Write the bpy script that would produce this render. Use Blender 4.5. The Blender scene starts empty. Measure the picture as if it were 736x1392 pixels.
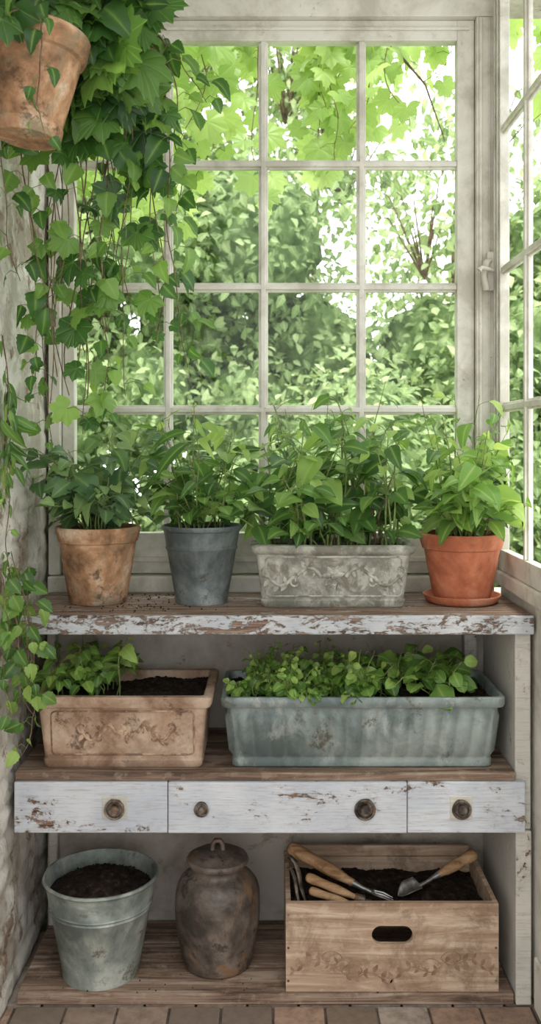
import bpy, math, random
import numpy as np
from mathutils import Vector, Matrix, noise as mnoise
rng = np.random.default_rng(11); random.seed(5)
sc = bpy.context.scene
def C(r,g,b):
    f=lambda c:(c/255/12.92) if c/255<=.04045 else ((c/255+.055)/1.055)**2.4
    return (f(r),f(g),f(b),1)
U=lambda a,b: float(rng.uniform(a,b))
# ------------------------------------------------------------ materials
class NT:
    def __init__(s,name):
        s.m=bpy.data.materials.new(name); s.m.use_nodes=True; s.t=s.m.node_tree
        s.t.nodes.clear(); s.out=s.n('ShaderNodeOutputMaterial')
    def n(s,ty,**kw):
        nd=s.t.nodes.new(ty)
        for k,v in kw.items():
            if k in nd.inputs: s.set(nd.inputs[k],v)
            else: setattr(nd,k,v)
        return nd
    def set(s,inp,v):
        if isinstance(v,bpy.types.NodeSocket): s.t.links.new(v,inp)
        else: inp.default_value=v
    def coord(s,scale=(1,1,1),rot=(0,0,0)):
        c=s.n('ShaderNodeTexCoord'); mp=s.n('ShaderNodeMapping'); s.set(mp.inputs['Vector'],c.outputs['Object'])
        mp.inputs['Scale'].default_value=scale; mp.inputs['Rotation'].default_value=rot
        return mp.outputs[0]
    def noise(s,vec,scale,detail=6,rough=.6,dist=0):
        nd=s.n('ShaderNodeTexNoise'); s.set(nd.inputs['Vector'],vec); nd.inputs['Scale'].default_value=scale
        nd.inputs['Detail'].default_value=detail; nd.inputs['Roughness'].default_value=rough; nd.inputs['Distortion'].default_value=dist
        return nd.outputs[0]
    def ramp(s,fac,stops):
        r=s.n('ShaderNodeValToRGB'); e=r.color_ramp.elements
        while len(e)<len(stops): e.new(.5)
        for i,(p,c) in enumerate(stops):
            e[i].position=p; e[i].color=c if not isinstance(c,(int,float)) else (c,c,c,1)
        s.set(r.inputs[0],fac); return r.outputs[0]
    def mix(s,f,a,b,bt='MIX'):
        m=s.n('ShaderNodeMix',data_type='RGBA',blend_type=bt)
        s.set(m.inputs[0],f); s.set(m.inputs[6],a); s.set(m.inputs[7],b); return m.outputs[2]
    def math(s,op,a,b=0.0):
        m=s.n('ShaderNodeMath',operation=op); s.set(m.inputs[0],a); s.set(m.inputs[1],b); return m.outputs[0]
    def bump(s,h,strength,dist=.01,nrm=None):
        b=s.n('ShaderNodeBump'); s.set(b.inputs['Height'],h); b.inputs['Strength'].default_value=strength; b.inputs['Distance'].default_value=dist
        if nrm is not None: s.set(b.inputs['Normal'],nrm)
        return b.outputs[0]
    def bsdf(s,col,rough=.7,metal=0,normal=None,spec=.4):
        p=s.n('ShaderNodeBsdfPrincipled'); s.set(p.inputs['Base Color'],col); s.set(p.inputs['Roughness'],rough); s.set(p.inputs['Metallic'],metal)
        p.inputs['Specular IOR Level'].default_value=spec
        if normal is not None: s.set(p.inputs['Normal'],normal)
        return p.outputs[0]
    def done(s,sh): s.t.links.new(sh,s.out.inputs[0]); return s.m

def mottled(name,stops,scale=8,rough=.75,metal=0,bump=.3,bscale=60,patch=None,pscale=4,pth=(.55,.62),patch2=None,p2scale=14,p2th=(.6,.64),ms=(1,1,1),spec=.35,detail=8,sq=.5):
    t=NT(name); v=t.coord(ms)
    stops=[(.5+(p-.5)*sq,c) for p,c in stops]
    n1=t.noise(v,scale,detail,.66,.3); col=t.ramp(n1,stops)
    if patch: col=t.mix(t.math('MULTIPLY',t.ramp(t.noise(v,pscale,9,.74,.4),[(pth[0]-.04,0),(pth[1]-.05,1)]),.8),col,patch)
    if patch2: col=t.mix(t.math('MULTIPLY',t.ramp(t.noise(v,p2scale,9,.75),[(p2th[0]-.04,0),(p2th[1]-.03,1)]),.85),col,patch2)
    h=t.math('ADD',t.math('MULTIPLY',n1,.6),t.math('MULTIPLY',t.noise(v,bscale,5,.6),.4))
    return t.done(t.bsdf(col,rough,metal,t.bump(h,bump,.012),spec))

def peel(name,paint,paint2,amount=.5,stretch=(1,2.2,2.2),scale=7,w1=C(70,48,36),w2=C(138,104,80)):
    t=NT(name); v=t.coord(stretch); vg=t.coord((1.5,28,28))
    grain=t.noise(vg,3,8,.65,.6)
    wood=t.ramp(grain,[(.36,w1),(.52,w2),(.68,C(164,144,128))])
    pm=t.noise(v,scale,14,.82,.5)
    sm=t.noise(t.coord((1,1.6,1.6)),scale*6,8,.7,.3)
    pm=t.math('ADD',t.math('MULTIPLY',pm,.72),t.math('MULTIPLY',sm,.28))
    mask=t.ramp(pm,[(amount-.006,1),(amount+.006,0)])
    big=t.noise(t.coord(),5,6,.6); pc=t.mix(t.ramp(big,[(.4,0),(.6,1)]),paint,paint2)
    pc=t.mix(t.math('MULTIPLY',t.ramp(t.noise(vg,9,6,.7),[(.5,0),(.68,1)]),.5),pc,C(144,132,120))
    edge=t.ramp(pm,[(amount-.05,0),(amount-.006,1)])
    pc=t.mix(t.math('MULTIPLY',edge,.4),pc,C(150,134,120))
    col=t.mix(mask,wood,pc)
    h=t.math('ADD',t.math('MULTIPLY',mask,1.0),t.math('MULTIPLY',grain,.5))
    return t.done(t.bsdf(col,.68,0,t.bump(h,.8,.004),.35))

def woodmat(name,a,b,c,axis=0,stain=C(70,50,35),sth=(.66,.76)):
    t=NT(name); sc_=[14,14,14]; sc_[axis]=1.0
    v=t.coord(tuple(sc_)); g=t.noise(v,2.2,9,.66,1.2)
    col=t.ramp(g,[(.36,a),(.5,b),(.64,c)])
    col=t.mix(t.math('MULTIPLY',t.ramp(t.noise(t.coord(),7,9,.74,.5),[(sth[0]-.1,0),(sth[1]-.08,1)]),.65),col,stain)
    col=t.mix(t.math('MULTIPLY',t.ramp(t.noise(t.coord(),28,9,.75),[(.54,0),(.62,1)]),.4),col,c)
    return t.done(t.bsdf(col,.72,0,t.bump(g,.4,.004),.3))

def leafmat(name,dark,mid,light,transl=.35,rough=.42,veincol=None,back=1.5):
    t=NT(name); a=t.n('ShaderNodeAttribute',attribute_name='leafc')
    sp=t.n('ShaderNodeSeparateColor'); t.set(sp.inputs[0],a.outputs['Color'])
    col=t.ramp(sp.outputs[0],[(0,dark),(.5,mid),(1,light)])
    nz=t.noise(t.coord(),35,3,.5)
    col=t.mix(t.math('MULTIPLY',nz,.35),col,mid)
    vein=t.math('POWER',sp.outputs[1],9.0)
    col=t.mix(t.math('MULTIPLY',vein,.6),col,veincol or light)
    h=t.math('SUBTRACT',t.math('MULTIPLY',nz,.4),vein)
    p=t.bsdf(col,rough,0,t.bump(h,.35,.002),.5)
    tr=t.n('ShaderNodeBsdfTranslucent'); hs=t.n('ShaderNodeHueSaturation'); t.set(hs.inputs['Color'],col)
    hs.inputs['Value'].default_value=back; hs.inputs['Saturation'].default_value=1.05; hs.inputs['Hue'].default_value=.485
    t.set(tr.inputs[0],hs.outputs[0])
    m=t.n('ShaderNodeMixShader'); m.inputs[0].default_value=transl
    t.t.links.new(p,m.inputs[1]); t.t.links.new(tr.outputs[0],m.inputs[2])
    return t.done(m.outputs[0])

M={}
M['frame']=mottled('painted_frame',[(.3,C(184,180,166)),(.5,C(208,204,192)),(.7,C(221,218,208))],5,.55,bump=.15,bscale=90,patch=C(170,161,143),pscale=9,pth=(.65,.78),patch2=C(132,116,96),p2scale=30,p2th=(.67,.72))
M['plaster']=mottled('old_limewashed_brick',[(.3,C(168,162,150)),(.5,C(202,198,188)),(.7,C(218,215,206))],5,.88,bump=.9,bscale=30,patch=C(146,134,118),pscale=4,pth=(.55,.64),patch2=C(118,94,74),p2scale=8,p2th=(.60,.64))
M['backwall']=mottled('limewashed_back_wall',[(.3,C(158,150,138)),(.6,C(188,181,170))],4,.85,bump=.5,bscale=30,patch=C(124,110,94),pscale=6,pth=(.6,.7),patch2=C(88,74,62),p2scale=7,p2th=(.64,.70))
M['ceil']=mottled('ceiling_paint',[(.3,C(205,202,192)),(.7,C(222,220,212))],3,.8,bump=.1)
M['peel_drawer']=peel('peeling_paint_drawer',C(204,208,213),C(186,192,201),.572,scale=5)
M['peel_edge']=peel('peeling_paint_edge',C(194,196,198),C(176,182,187),.522,(1,3,3),8,C(60,46,38),C(122,98,82))
M['peel_top']=peel('worn_wood_top',C(186,181,173),C(164,158,150),.455,(1,3,3),6,C(72,54,44),C(136,112,96))
M['peel_side']=peel('peeling_paint_side',C(204,200,189),C(190,187,178),.59,(2.2,2.2,1),5)
M['board']=woodmat('worn_shelf_board',C(78,62,52),C(128,106,90),C(166,148,132))
M['crate']=woodmat('crate_wood',C(150,124,102),C(180,154,131),C(206,186,165),stain=C(122,98,78),sth=(.60,.70))
M['handle']=woodmat('handle_wood',C(122,88,58),C(168,132,96),C(192,160,124))
M['terraold']=mottled('weathered_terracotta',[(.25,C(112,86,64)),(.45,C(158,118,86)),(.6,C(184,146,114)),(.8,C(206,184,160))],9,.85,bump=.5,bscale=60,patch=C(128,118,94),pscale=6,pth=(.53,.64),patch2=C(86,64,46),p2scale=16,p2th=(.59,.66))
M['terra']=mottled('orange_terracotta',[(.3,C(158,90,62)),(.5,C(184,110,78)),(.75,C(200,136,106))],6,.8,bump=.25,bscale=80,patch=C(206,162,138),pscale=7,pth=(.58,.74))
M['terratray']=mottled('dusty_terracotta_tray',[(.3,C(128,102,82)),(.5,C(166,138,116)),(.75,C(190,168,148))],8,.85,bump=.4,bscale=60,patch=C(140,118,98),pscale=5,pth=(.55,.7),patch2=C(92,70,54),p2scale=12,p2th=(.61,.67))
M['zinc']=mottled('zinc_metal',[(.3,C(84,92,93)),(.5,C(114,122,122)),(.75,C(144,150,148))],6,.5,.35,bump=.2,bscale=40,patch=C(164,168,164),pscale=8,pth=(.6,.72),patch2=C(70,68,62),p2scale=18,p2th=(.6,.68))
M['zincpale']=mottled('pale_galvanized_metal',[(.3,C(112,122,116)),(.5,C(146,154,147)),(.75,C(178,184,177))],6,.55,.25,bump=.25,bscale=40,patch=C(192,194,185),pscale=6,pth=(.56,.68),patch2=C(104,96,80),p2scale=14,p2th=(.6,.66))
M['zincgreen']=mottled('verdigris_galvanized_metal',[(.3,C(92,103,102)),(.5,C(122,133,130)),(.75,C(150,160,155))],5,.5,.25,bump=.2,bscale=40,patch=C(166,172,166),pscale=7,pth=(.58,.7),patch2=C(84,78,64),p2scale=12,p2th=(.62,.68))
M['stone']=mottled('lead_grey_stone',[(.3,C(120,119,108)),(.5,C(158,157,146)),(.75,C(188,187,176))],10,.8,.05,bump=.5,bscale=70,patch=C(112,108,94),pscale=12,pth=(.54,.64))
M['stone_hi']=mottled('stone_relief_tone',[(.3,C(126,124,112)),(.5,C(166,164,152)),(.7,C(192,190,178))],14,.85,.0,bump=.5,bscale=90,patch=C(108,104,92),pscale=20,pth=(.55,.63))  # relief coloured slightly paler than the trough body, so the ornament stands out
M['terra_hi']=mottled('terracotta_relief_tone',[(.3,C(120,92,72)),(.5,C(164,134,110)),(.7,C(190,164,140))],14,.85,.0,bump=.5,bscale=90,patch=C(104,80,62),pscale=20,pth=(.54,.62))  # relief has its own tone, set apart from the tray body for contrast
M['jar']=mottled('brown_glazed_stoneware',[(.3,C(62,56,50)),(.5,C(98,88,80)),(.75,C(136,124,114))],7,.5,.15,bump=.35,bscale=40,patch=C(142,108,74),pscale=5,pth=(.555,.63),patch2=C(48,40,36),p2scale=16,p2th=(.58,.66),spec=.5)
M['iron']=mottled('rusted_iron',[(.3,C(60,52,46)),(.5,C(114,104,94)),(.75,C(164,152,140))],20,.5,.4,bump=.4,bscale=80,patch=C(116,82,56),pscale=15,pth=(.56,.66))
M['steel']=mottled('worn_steel',[(.3,C(120,118,114)),(.7,C(180,180,176))],20,.38,.7,bump=.2,bscale=80,patch=C(106,84,66),pscale=15,pth=(.6,.7))
M['soil']=mottled('dark_soil',[(.3,C(24,19,16)),(.55,C(50,41,34)),(.8,C(94,80,68))],45,.95,bump=1,bscale=150,spec=.15,sq=.8)
M['motif']=mottled('faint_printed_motif',[(.3,C(124,98,78)),(.7,C(156,128,106))],40,.85)
M['stem']=mottled('green_stem',[(.3,C(90,108,56)),(.7,C(136,150,90))],20,.6,bump=.1)
M['bark']=mottled('woody_vine_stem',[(.3,C(82,64,50)),(.7,C(132,112,90))],20,.8,bump=.4)
M['rope']=mottled('jute_cord',[(.3,C(120,98,70)),(.7,C(160,136,102))],60,.9,bump=.5)
M['grout']=mottled('floor_grout',[(.3,C(70,62,56)),(.7,C(104,94,84))],20,.95,bump=.5)
M['leaf_dark']=leafmat('leaf_dark_green',C(30,60,28),C(70,112,50),C(150,188,90),.42,back=1.6)
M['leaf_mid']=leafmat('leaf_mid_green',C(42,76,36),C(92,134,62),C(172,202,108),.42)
M['leaf_blue']=leafmat('leaf_blue_green',C(46,76,48),C(90,124,76),C(154,180,112),.36)
M['leaf_bright']=leafmat('leaf_bright_green',C(68,108,46),C(118,158,72),C(186,210,118),.44)
M['leaf_vine']=leafmat('leaf_outdoor_vine',C(122,156,78),C(160,190,104),C(200,220,140),.55,back=1.3)
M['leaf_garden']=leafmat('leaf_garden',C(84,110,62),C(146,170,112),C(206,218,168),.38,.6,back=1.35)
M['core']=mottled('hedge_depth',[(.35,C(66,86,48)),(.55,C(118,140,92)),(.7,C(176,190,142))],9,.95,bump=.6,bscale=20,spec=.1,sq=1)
M['grass']=mottled('garden_grass',[(.3,C(96,124,66)),(.7,C(150,172,110))],8,.95,bump=.5)
t=NT('brick_floor_tile'); a=t.n('ShaderNodeAttribute',attribute_name='leafc'); sp=t.n('ShaderNodeSeparateColor'); t.set(sp.inputs[0],a.outputs['Color'])
col=t.ramp(sp.outputs[0],[(0,C(104,92,82)),(.4,C(138,120,106)),(.7,C(160,132,114)),(1,C(156,148,138))])
nz=t.noise(t.coord(),25,8,.7); col=t.mix(t.ramp(nz,[(.42,0),(.65,.7)]),col,C(96,82,72))
M['tile']=t.done(t.bsdf(col,.75,0,t.bump(nz,.5,.005)))
t=NT('old_window_glass'); tr=t.n('ShaderNodeBsdfTransparent'); tr.inputs[0].default_value=(.975,.985,.98,1)
gl=t.n('ShaderNodeBsdfGlossy'); gl.inputs['Roughness'].default_value=.03
t.set(gl.inputs['Normal'],t.bump(t.noise(t.coord(),5,2,.5),.1,.01))
mx=t.n('ShaderNodeMixShader'); mx.inputs[0].default_value=.012
t.t.links.new(tr.outputs[0],mx.inputs[1]); t.t.links.new(gl.outputs[0],mx.inputs[2]); M['glass']=t.done(mx.outputs[0])

# ------------------------------------------------------------ geometry helpers
class MB:
    def __init__(s): s.v=[];s.f=[];s.a=[];s.m=[];s.n=0
    def add(s,V,F,A=None,mat=0):
        V=np.asarray(V,float).reshape(-1,3); o=s.n
        s.v.append(V); s.n+=len(V)
        s.a.append(np.tile([.5,0,0,1.],(len(V),1)) if A is None else A)
        s.f.extend([[i+o for i in f] for f in F]); s.m.extend([mat]*len(F))
    def build(s,name,mats,parent=None,smooth=True,ang=40,clip=None,bevel=0,solid=0):
        V=np.concatenate(s.v)
        if clip:
            for ax,lo,hi in clip:
                V[:,ax]=np.clip(V[:,ax],lo,hi)
        if parent is not None: V=V-np.array(parent.location)
        me=bpy.data.meshes.new(name); me.from_pydata(V.tolist(),[],s.f)
        for k in mats: me.materials.append(M[k])
        me.polygons.foreach_set('material_index',s.m)
        at=me.attributes.new('leafc','FLOAT_COLOR','POINT'); at.data.foreach_set('color',np.concatenate(s.a).ravel())
        if smooth:
            me.polygons.foreach_set('use_smooth',[True]*len(s.f))
            if ang: me.set_sharp_from_angle(angle=math.radians(ang))
        me.update()
        ob=bpy.data.objects.new(name,me); sc.collection.objects.link(ob)
        if parent is not None: ob.parent=parent
        if bevel:
            b=ob.modifiers.new('bevel','BEVEL'); b.width=bevel; b.segments=2; b.limit_method='ANGLE'
        if solid:
            b=ob.modifiers.new('solid','SOLIDIFY'); b.thickness=solid
        return ob
def group(name,loc):
    e=bpy.data.objects.new(name,None); e.location=loc; e.empty_display_size=.05; sc.collection.objects.link(e); return e
BF=[(0,3,2,1),(4,5,6,7),(0,1,5,4),(1,2,6,5),(2,3,7,6),(3,0,4,7)]
def box(mb,x0,x1,y0,y1,z0,z1,mat=0,A=None):
    V=[(x0,y0,z0),(x1,y0,z0),(x1,y1,z0),(x0,y1,z0),(x0,y0,z1),(x1,y0,z1),(x1,y1,z1),(x0,y1,z1)]
    mb.add(V,BF,None if A is None else np.tile([A,0,0,1.],(8,1)),mat)
def boxes(name,L,mat,parent=None,bevel=.003):
    mb=MB()
    for b in L: box(mb,*b)
    return mb.build(name,[mat],parent,smooth=False,bevel=bevel)
def tube(mb,pts,radii,sides=6,mat=0,cap=True,flat=None):
    P=[Vector(p) for p in pts]; n=len(P)
    if not hasattr(radii,'__len__'): radii=[radii]*n
    V=[];F=[]; up=Vector((0,0,1)); prev=None
    for i in range(n):
        d=(P[min(i+1,n-1)]-P[max(i-1,0)])
        if d.length<1e-9: d=Vector((0,0,1))
        d.normalize()
        if prev is None:
            a=d.cross(up)
            if a.length<.1: a=d.cross(Vector((1,0,0)))
        else: a=prev-d*prev.dot(d)
        a.normalize(); prev=a; b=d.cross(a)
        for k in range(sides):
            th=2*math.pi*k/sides
            V.append(P[i]+(a*math.cos(th)+b*math.sin(th)*(flat or 1))*radii[i])
    for i in range(n-1):
        for k in range(sides):
            k2=(k+1)%sides; F.append((i*sides+k,i*sides+k2,(i+1)*sides+k2,(i+1)*sides+k))
    if cap: F.append(tuple(range(sides))[::-1]); F.append(tuple((n-1)*sides+k for k in range(sides)))
    mb.add([tuple(v) for v in V],F,None,mat)
def lathe(mb,c,prof,seg=56,mat=0,mtx=None,wob=.004):
    V=[];F=[];ph=U(0,6)
    n=len(prof)
    for r,z in prof:
        for k in range(seg):
            th=2*math.pi*k/seg; rr=r*(1+wob*math.sin(3*th+ph)+wob*.6*math.sin(7*th+z*30))
            p=Vector((rr*math.cos(th),rr*math.sin(th),z))
            if mtx: p=mtx@p
            V.append((c[0]+p.x,c[1]+p.y,c[2]+p.z))
    for i in range(n-1):
        for k in range(seg):
            k2=(k+1)%seg; F.append((i*seg+k,i*seg+k2,(i+1)*seg+k2,(i+1)*seg+k))
    mb.add(V,F,None,mat)
def smoothp(p,it=1):
    for _ in range(it):
        q=[p[0]]
        for a,b in zip(p[:-1],p[1:]):
            q+= [(a[0]*.75+b[0]*.25,a[1]*.75+b[1]*.25),(a[0]*.25+b[0]*.75,a[1]*.25+b[1]*.75)]
        q.append(p[-1]); p=q
    return p
def rr_outline(hx,hy,r,ns=100,nc=6):
    pts=[]
    cs=[(hx-r,-(hy-r),-90),(hx-r,hy-r,0),(-(hx-r),hy-r,90),(-(hx-r),-(hy-r),180)]
    st=[(-(hx-r),-hy,0,-1),(hx,-(hy-r),1,0),(hx-r,hy,0,1),(-hx,hy-r,-1,0)]
    en=[(hx-r,-hy),(hx,hy-r),(-(hx-r),hy),(-hx,-(hy-r))]
    for i in range(4):
        n=ns if i%2==0 else ns//4
        for k in range(n):
            f=k/n; x=st[i][0]*(1-f)+en[i][0]*f; y=st[i][1]*(1-f)+en[i][1]*f
            pts.append((x,y,st[i][2],st[i][3]))
        cx,cy,a0=cs[i]
        for k in range(nc):
            a=math.radians(a0+90*k/nc); pts.append((cx+r*math.cos(a),cy+r*math.sin(a),math.cos(a),math.sin(a)))
    return pts
def loft(mb,c,secs,ns=100,mat=0,disp=None):
    V=[];F=[];m=0
    for s in secs:
        hx,hy,z,r=s[:4]; amp=s[4] if len(s)>4 else 0
        o=rr_outline(hx,hy,r,ns); m=len(o)
        for x,y,nx,ny in o:
            d=amp*disp(x/hx,y/hy,nx,ny) if (disp and amp) else 0
            wz=.002*mnoise.noise(Vector((x*6,y*6,z*4)))
            V.append((c[0]+x+nx*(d+wz),c[1]+y+ny*(d+wz),c[2]+z+(wz if z>.01 else 0)))
    for i in range(len(secs)-1):
        for k in range(m):
            k2=(k+1)%m; F.append((i*m+k,i*m+k2,(i+1)*m+k2,(i+1)*m+k))
    F.append(tuple(range(m))[::-1]); F.append(tuple((len(secs)-1)*m+k for k in range(m)))
    mb.add(V,F,None,mat)
OCT=[(1,0,0),(-1,0,0),(0,1,0),(0,-1,0),(0,0,1),(0,0,-1)]
OF=[(0,2,4),(2,1,4),(1,3,4),(3,0,4),(2,0,5),(1,2,5),(3,1,5),(0,3,5)]
def crumbs(mb,pts,s0,s1,mat=0):
    for p in pts:
        s=U(s0,s1); V=[(p[0]+o[0]*s*U(.6,1.3),p[1]+o[1]*s*U(.6,1.3),p[2]+o[2]*s*U(.5,1)) for o in OCT]
        mb.add(V,OF,None,mat)
def soil_round(mb,c,r,heap=.01,n=260,mat=0):
    V=[(c[0],c[1],c[2]+heap)];F=[];R=12;S=36
    hz=lambda x,y,q:c[2]+heap*(1-q*q)+.006*mnoise.noise(Vector((x*40,y*40,3)))+.004*mnoise.noise(Vector((x*110,y*110,8)))
    for i in range(1,R+1):
        for k in range(S):
            a=2*math.pi*k/S;q=i/R;x=c[0]+r*q*math.cos(a);y=c[1]+r*q*math.sin(a);V.append((x,y,hz(x,y,q)))
    for k in range(S): F.append((0,1+k,1+(k+1)%S))
    for i in range(R-1):
        for k in range(S):
            k2=(k+1)%S;F.append((1+i*S+k,1+(i+1)*S+k,1+(i+1)*S+k2,1+i*S+k2))
    mb.add(V,F,None,mat); P=[]
    for _ in range(n):
        a=U(0,6.28);q=math.sqrt(U(0,.93));x=c[0]+r*q*math.cos(a);y=c[1]+r*q*math.sin(a);P.append((x,y,hz(x,y,q)+.001))
    crumbs(mb,P,.0015,.0045,mat)
def soil_rect(mb,x0,x1,y0,y1,z,n=500,amp=.012,mat=0):
    nx=max(8,int((x1-x0)/.008));ny=max(8,int((y1-y0)/.008))
    hz=lambda x,y:z+amp*mnoise.noise(Vector((x*9,y*9,z)))+.006*mnoise.noise(Vector((x*60,y*60,3)))
    V=[(x0+(x1-x0)*i/nx,y0+(y1-y0)*j/ny,hz(x0+(x1-x0)*i/nx,y0+(y1-y0)*j/ny)) for j in range(ny+1) for i in range(nx+1)]
    F=[(j*(nx+1)+i,j*(nx+1)+i+1,(j+1)*(nx+1)+i+1,(j+1)*(nx+1)+i) for j in range(ny) for i in range(nx)]
    mb.add(V,F,None,mat);P=[]
    for _ in range(n):
        x=U(x0+.004,x1-.004);y=U(y0+.004,y1-.004);P.append((x,y,hz(x,y)+.001))
    crumbs(mb,P,.0015,.005,mat)
# ---- leaves
def grid_leaf(wf,R=8,Cn=2,bend=.3,fold=.25,wave=.03,serr=0):
    V=[];A=[];F=[]
    for i in range(R+1):
        v=i/R; w=max(wf(v),.002)
        if serr: w*=1+serr*(-1)**i
        for j in range(-Cn,Cn+1):
            x=w*j/Cn
            z=fold*abs(x)-bend*v*v+wave*math.sin(v*9+j*2)*(abs(j)/Cn)
            V.append((x,v*(1-.12*bend*v),z)); A.append((0,1-min(1,abs(j)/Cn*1.0),v,1))
    n=2*Cn+1
    for i in range(R):
        for j in range(n-1): F.append((i*n+j,i*n+j+1,(i+1)*n+j+1,(i+1)*n+j))
    return np.array(V),F,np.array(A,float)
def lobed_leaf(keys,bend=.3,cup=.1,wave=.05):
    full=[(-d,r) for d,r in reversed(keys) if d>0]+list(keys)
    tips=[i for i in range(1,len(full)-1) if full[i][1]>full[i-1][1] and full[i][1]>full[i+1][1] and full[i][1]>.5]
    V=[(0,0,0)];A=[(0,1,0,1)];n=len(full)
    for q in (.35,.7,1.0):
        for i,(d,r) in enumerate(full):
            a=math.radians(d);rr=r*q if q==1 else q*(r*.6+.4*min(r,.6))
            x=rr*math.sin(a)*1.05;y=rr*math.cos(a)
            isT=i in tips
            V.append((x,y,cup*abs(x)-bend*(x*x+y*y)*.6+wave*q*(-1 if isT else 1)*.6)); A.append((0,1 if isT else .15,q,1))
    F=[(0,1+i+1,1+i) for i in range(n-1)]
    for k in range(2):
        for i in range(n-1):
            a=1+k*n+i;F.append((a,a+1,a+1+n,a+n))
    return np.array(V),F,np.array(A,float)
ov=lambda w,p=.75,e=.85:(lambda v:w*max(0,math.sin(math.pi*min(1,v)**p))**e)
T_ov=[grid_leaf(ov(.31),8,2,b,f,.03) for b,f in ((.15,.3),(.45,.15),(.7,.35))]
T_ser=[grid_leaf(ov(.36,.7),10,2,b,f,.03,.08) for b,f in ((.1,.3),(.4,.2),(.65,.3))]
T_hrt=[grid_leaf(ov(.42,.55,.8),10,2,b,f,.04,.06) for b,f in ((.1,.25),(.4,.12),(.65,.25))]
T_lan=[grid_leaf(ov(.15,.8),8,1,b,f,.01) for b,f in ((.1,.3),(.5,.3),(.9,.3))]
T_rnd=[grid_leaf(ov(.42,.95,.6),8,2,b,f,.06) for b,f in ((.1,.2),(.4,.05),(.6,.25))]
T_low=[grid_leaf(ov(.3),3,1,b,.25,0) for b in (.1,.5)]
K1=[(0,1.),(7,.86),(12,.88),(20,.72),(27,.68),(36,.78),(43,.82),(50,.92),(57,.79),(64,.77),(74,.62),(86,.7),(96,.72),(105,.78),(116,.64),(130,.58),(150,.48),(165,.35),(176,.04)]
T_map=[lobed_leaf(K1,b,c,w) for b,c,w in ((.15,.12,.04),(.45,.05,.06),(.7,.2,.05))]
T_mix=T_map+T_hrt
def nrm(a): return a/np.maximum(np.linalg.norm(a,axis=-1,keepdims=True),1e-9)
def leaves(mb,tpls,P,D,Nn,S,rnd=None,mat=0):
    P=np.asarray(P,float);D=nrm(np.asarray(D,float));Nn=np.asarray(Nn,float);S=np.asarray(S,float);k=len(P)
    if k==0:return
    if rnd is None: rnd=rng.uniform(0,1,k)
    X=nrm(np.cross(D,Nn));Z=np.cross(X,D); ch=rng.integers(0,len(tpls),k)
    for ti,(tv,tf,ta) in enumerate(tpls):
        ix=np.where(ch==ti)[0]
        if len(ix)==0: continue
        V=P[ix][:,None]+S[ix][:,None,None]*(tv[None,:,0:1]*X[ix][:,None]+tv[None,:,1:2]*D[ix][:,None]+tv[None,:,2:3]*Z[ix][:,None])
        A=np.repeat(ta[None],len(ix),0).copy();A[:,:,0]=rnd[ix][:,None]
        m=len(tv);F=[]
        for q in range(len(ix)): 
            o=q*m; F.extend([[i+o for i in f] for f in tf])
        mb.add(V.reshape(-1,3),F,A.reshape(-1,4),mat)
def bush(lm,c,rx,ry,n,h,spread,tpls,ls,per,z0,lean=(0,0),droop=.3,hmin=.45,pet=.03,sr=.002,tmin=.3,up=.8,mat=0):
    P=[];D=[];Nn=[];S=[];R=[]
    for i in range(n):
        az=U(0,2*math.pi);q=math.sqrt(U(0,1));s=np.array([c[0]+rx*q*math.cos(az)*.8,c[1]+ry*q*math.sin(az)*.8,z0])
        H=h*U(hmin,1);sp=spread*U(.25,1)*(1.25-.5*H/h);out=np.array([math.cos(az)+lean[0],math.sin(az)+lean[1],0])
        f=lambda t:s+out*sp*t**1.4+np.array([0,0,H*(t*(1+droop)-droop*t*t)])
        tube(lm,[tuple(f(t)+np.array([.006*math.sin(t*7+i),.006*math.cos(t*6+i),0])) for t in np.linspace(0,1,8)],list(np.linspace(sr*1.4,sr*.5,8)),5,mat=1,cap=False)
        la=U(0,6)
        for k in range(per):
            tt=tmin+(1-tmin)*(k+U(0,.8))/per; tt=min(tt,1);p=f(tt);la+=2.4+U(-.4,.4)
            dd=np.array([math.cos(la),math.sin(la),U(.1,.7)]);lp=p+dd*pet*U(.6,1.3)
            tube(lm,[tuple(p),tuple((p+lp)/2+np.array([0,0,.003])),tuple(lp)],sr*.45,4,mat=1,cap=False)
            P.append(lp);D.append([dd[0]+out[0]*.4,dd[1]+out[1]*.4-.15,U(-.7,.5)]);Nn.append([U(-.6,.6)+dd[0]*.2,-.45+U(-.6,.5),up+U(-.4,.3)])
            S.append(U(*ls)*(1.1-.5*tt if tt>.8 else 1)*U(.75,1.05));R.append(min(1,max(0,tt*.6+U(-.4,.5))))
    leaves(lm,tpls,P,D,Nn,S,np.array(R),mat)
CL=[(0,-.695,.69),(1,-9,.384)]

# ------------------------------------------------------------ ROOM
def rough_wall(name,x,y0,y1,z0,z1,thick,mat,amp=.008):
    ny=int((y1-y0)/.02);nz=int((z1-z0)/.012);V=[];F=[]
    for j in range(nz+1):
        for i in range(ny+1):
            y=y0+(y1-y0)*i/ny;z=z0+(z1-z0)*j/nz
            a=amp*(mnoise.noise(Vector((y*4,z*4,1)))+.6*mnoise.noise(Vector((y*14,z*14,5))))
            row=z/.078; c=abs(row-round(row)); yy=y/.22+(.5 if int(math.floor(row+.5))%2 else 0); c2=abs(yy-round(yy))
            fade=max(0,min(1,(1.5-z)/.4))*.6+.4
            a-=.014*fade*max(max(0,1-c/.2),max(0,1-c2/.07))*(.7+.5*mnoise.noise(Vector((y*3,z*3,9))))
            V.append((x-.010+a,y,z))
    for j in range(nz):
        for i in range(ny): a=j*(ny+1)+i;F.append((a,a+1,a+ny+2,a+ny+1))
    mb=MB();mb.add(V,F);box(mb,x-thick,x-.045,y0,y1,z0,z1)
    return mb.build(name,[mat],None,ang=0)
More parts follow.
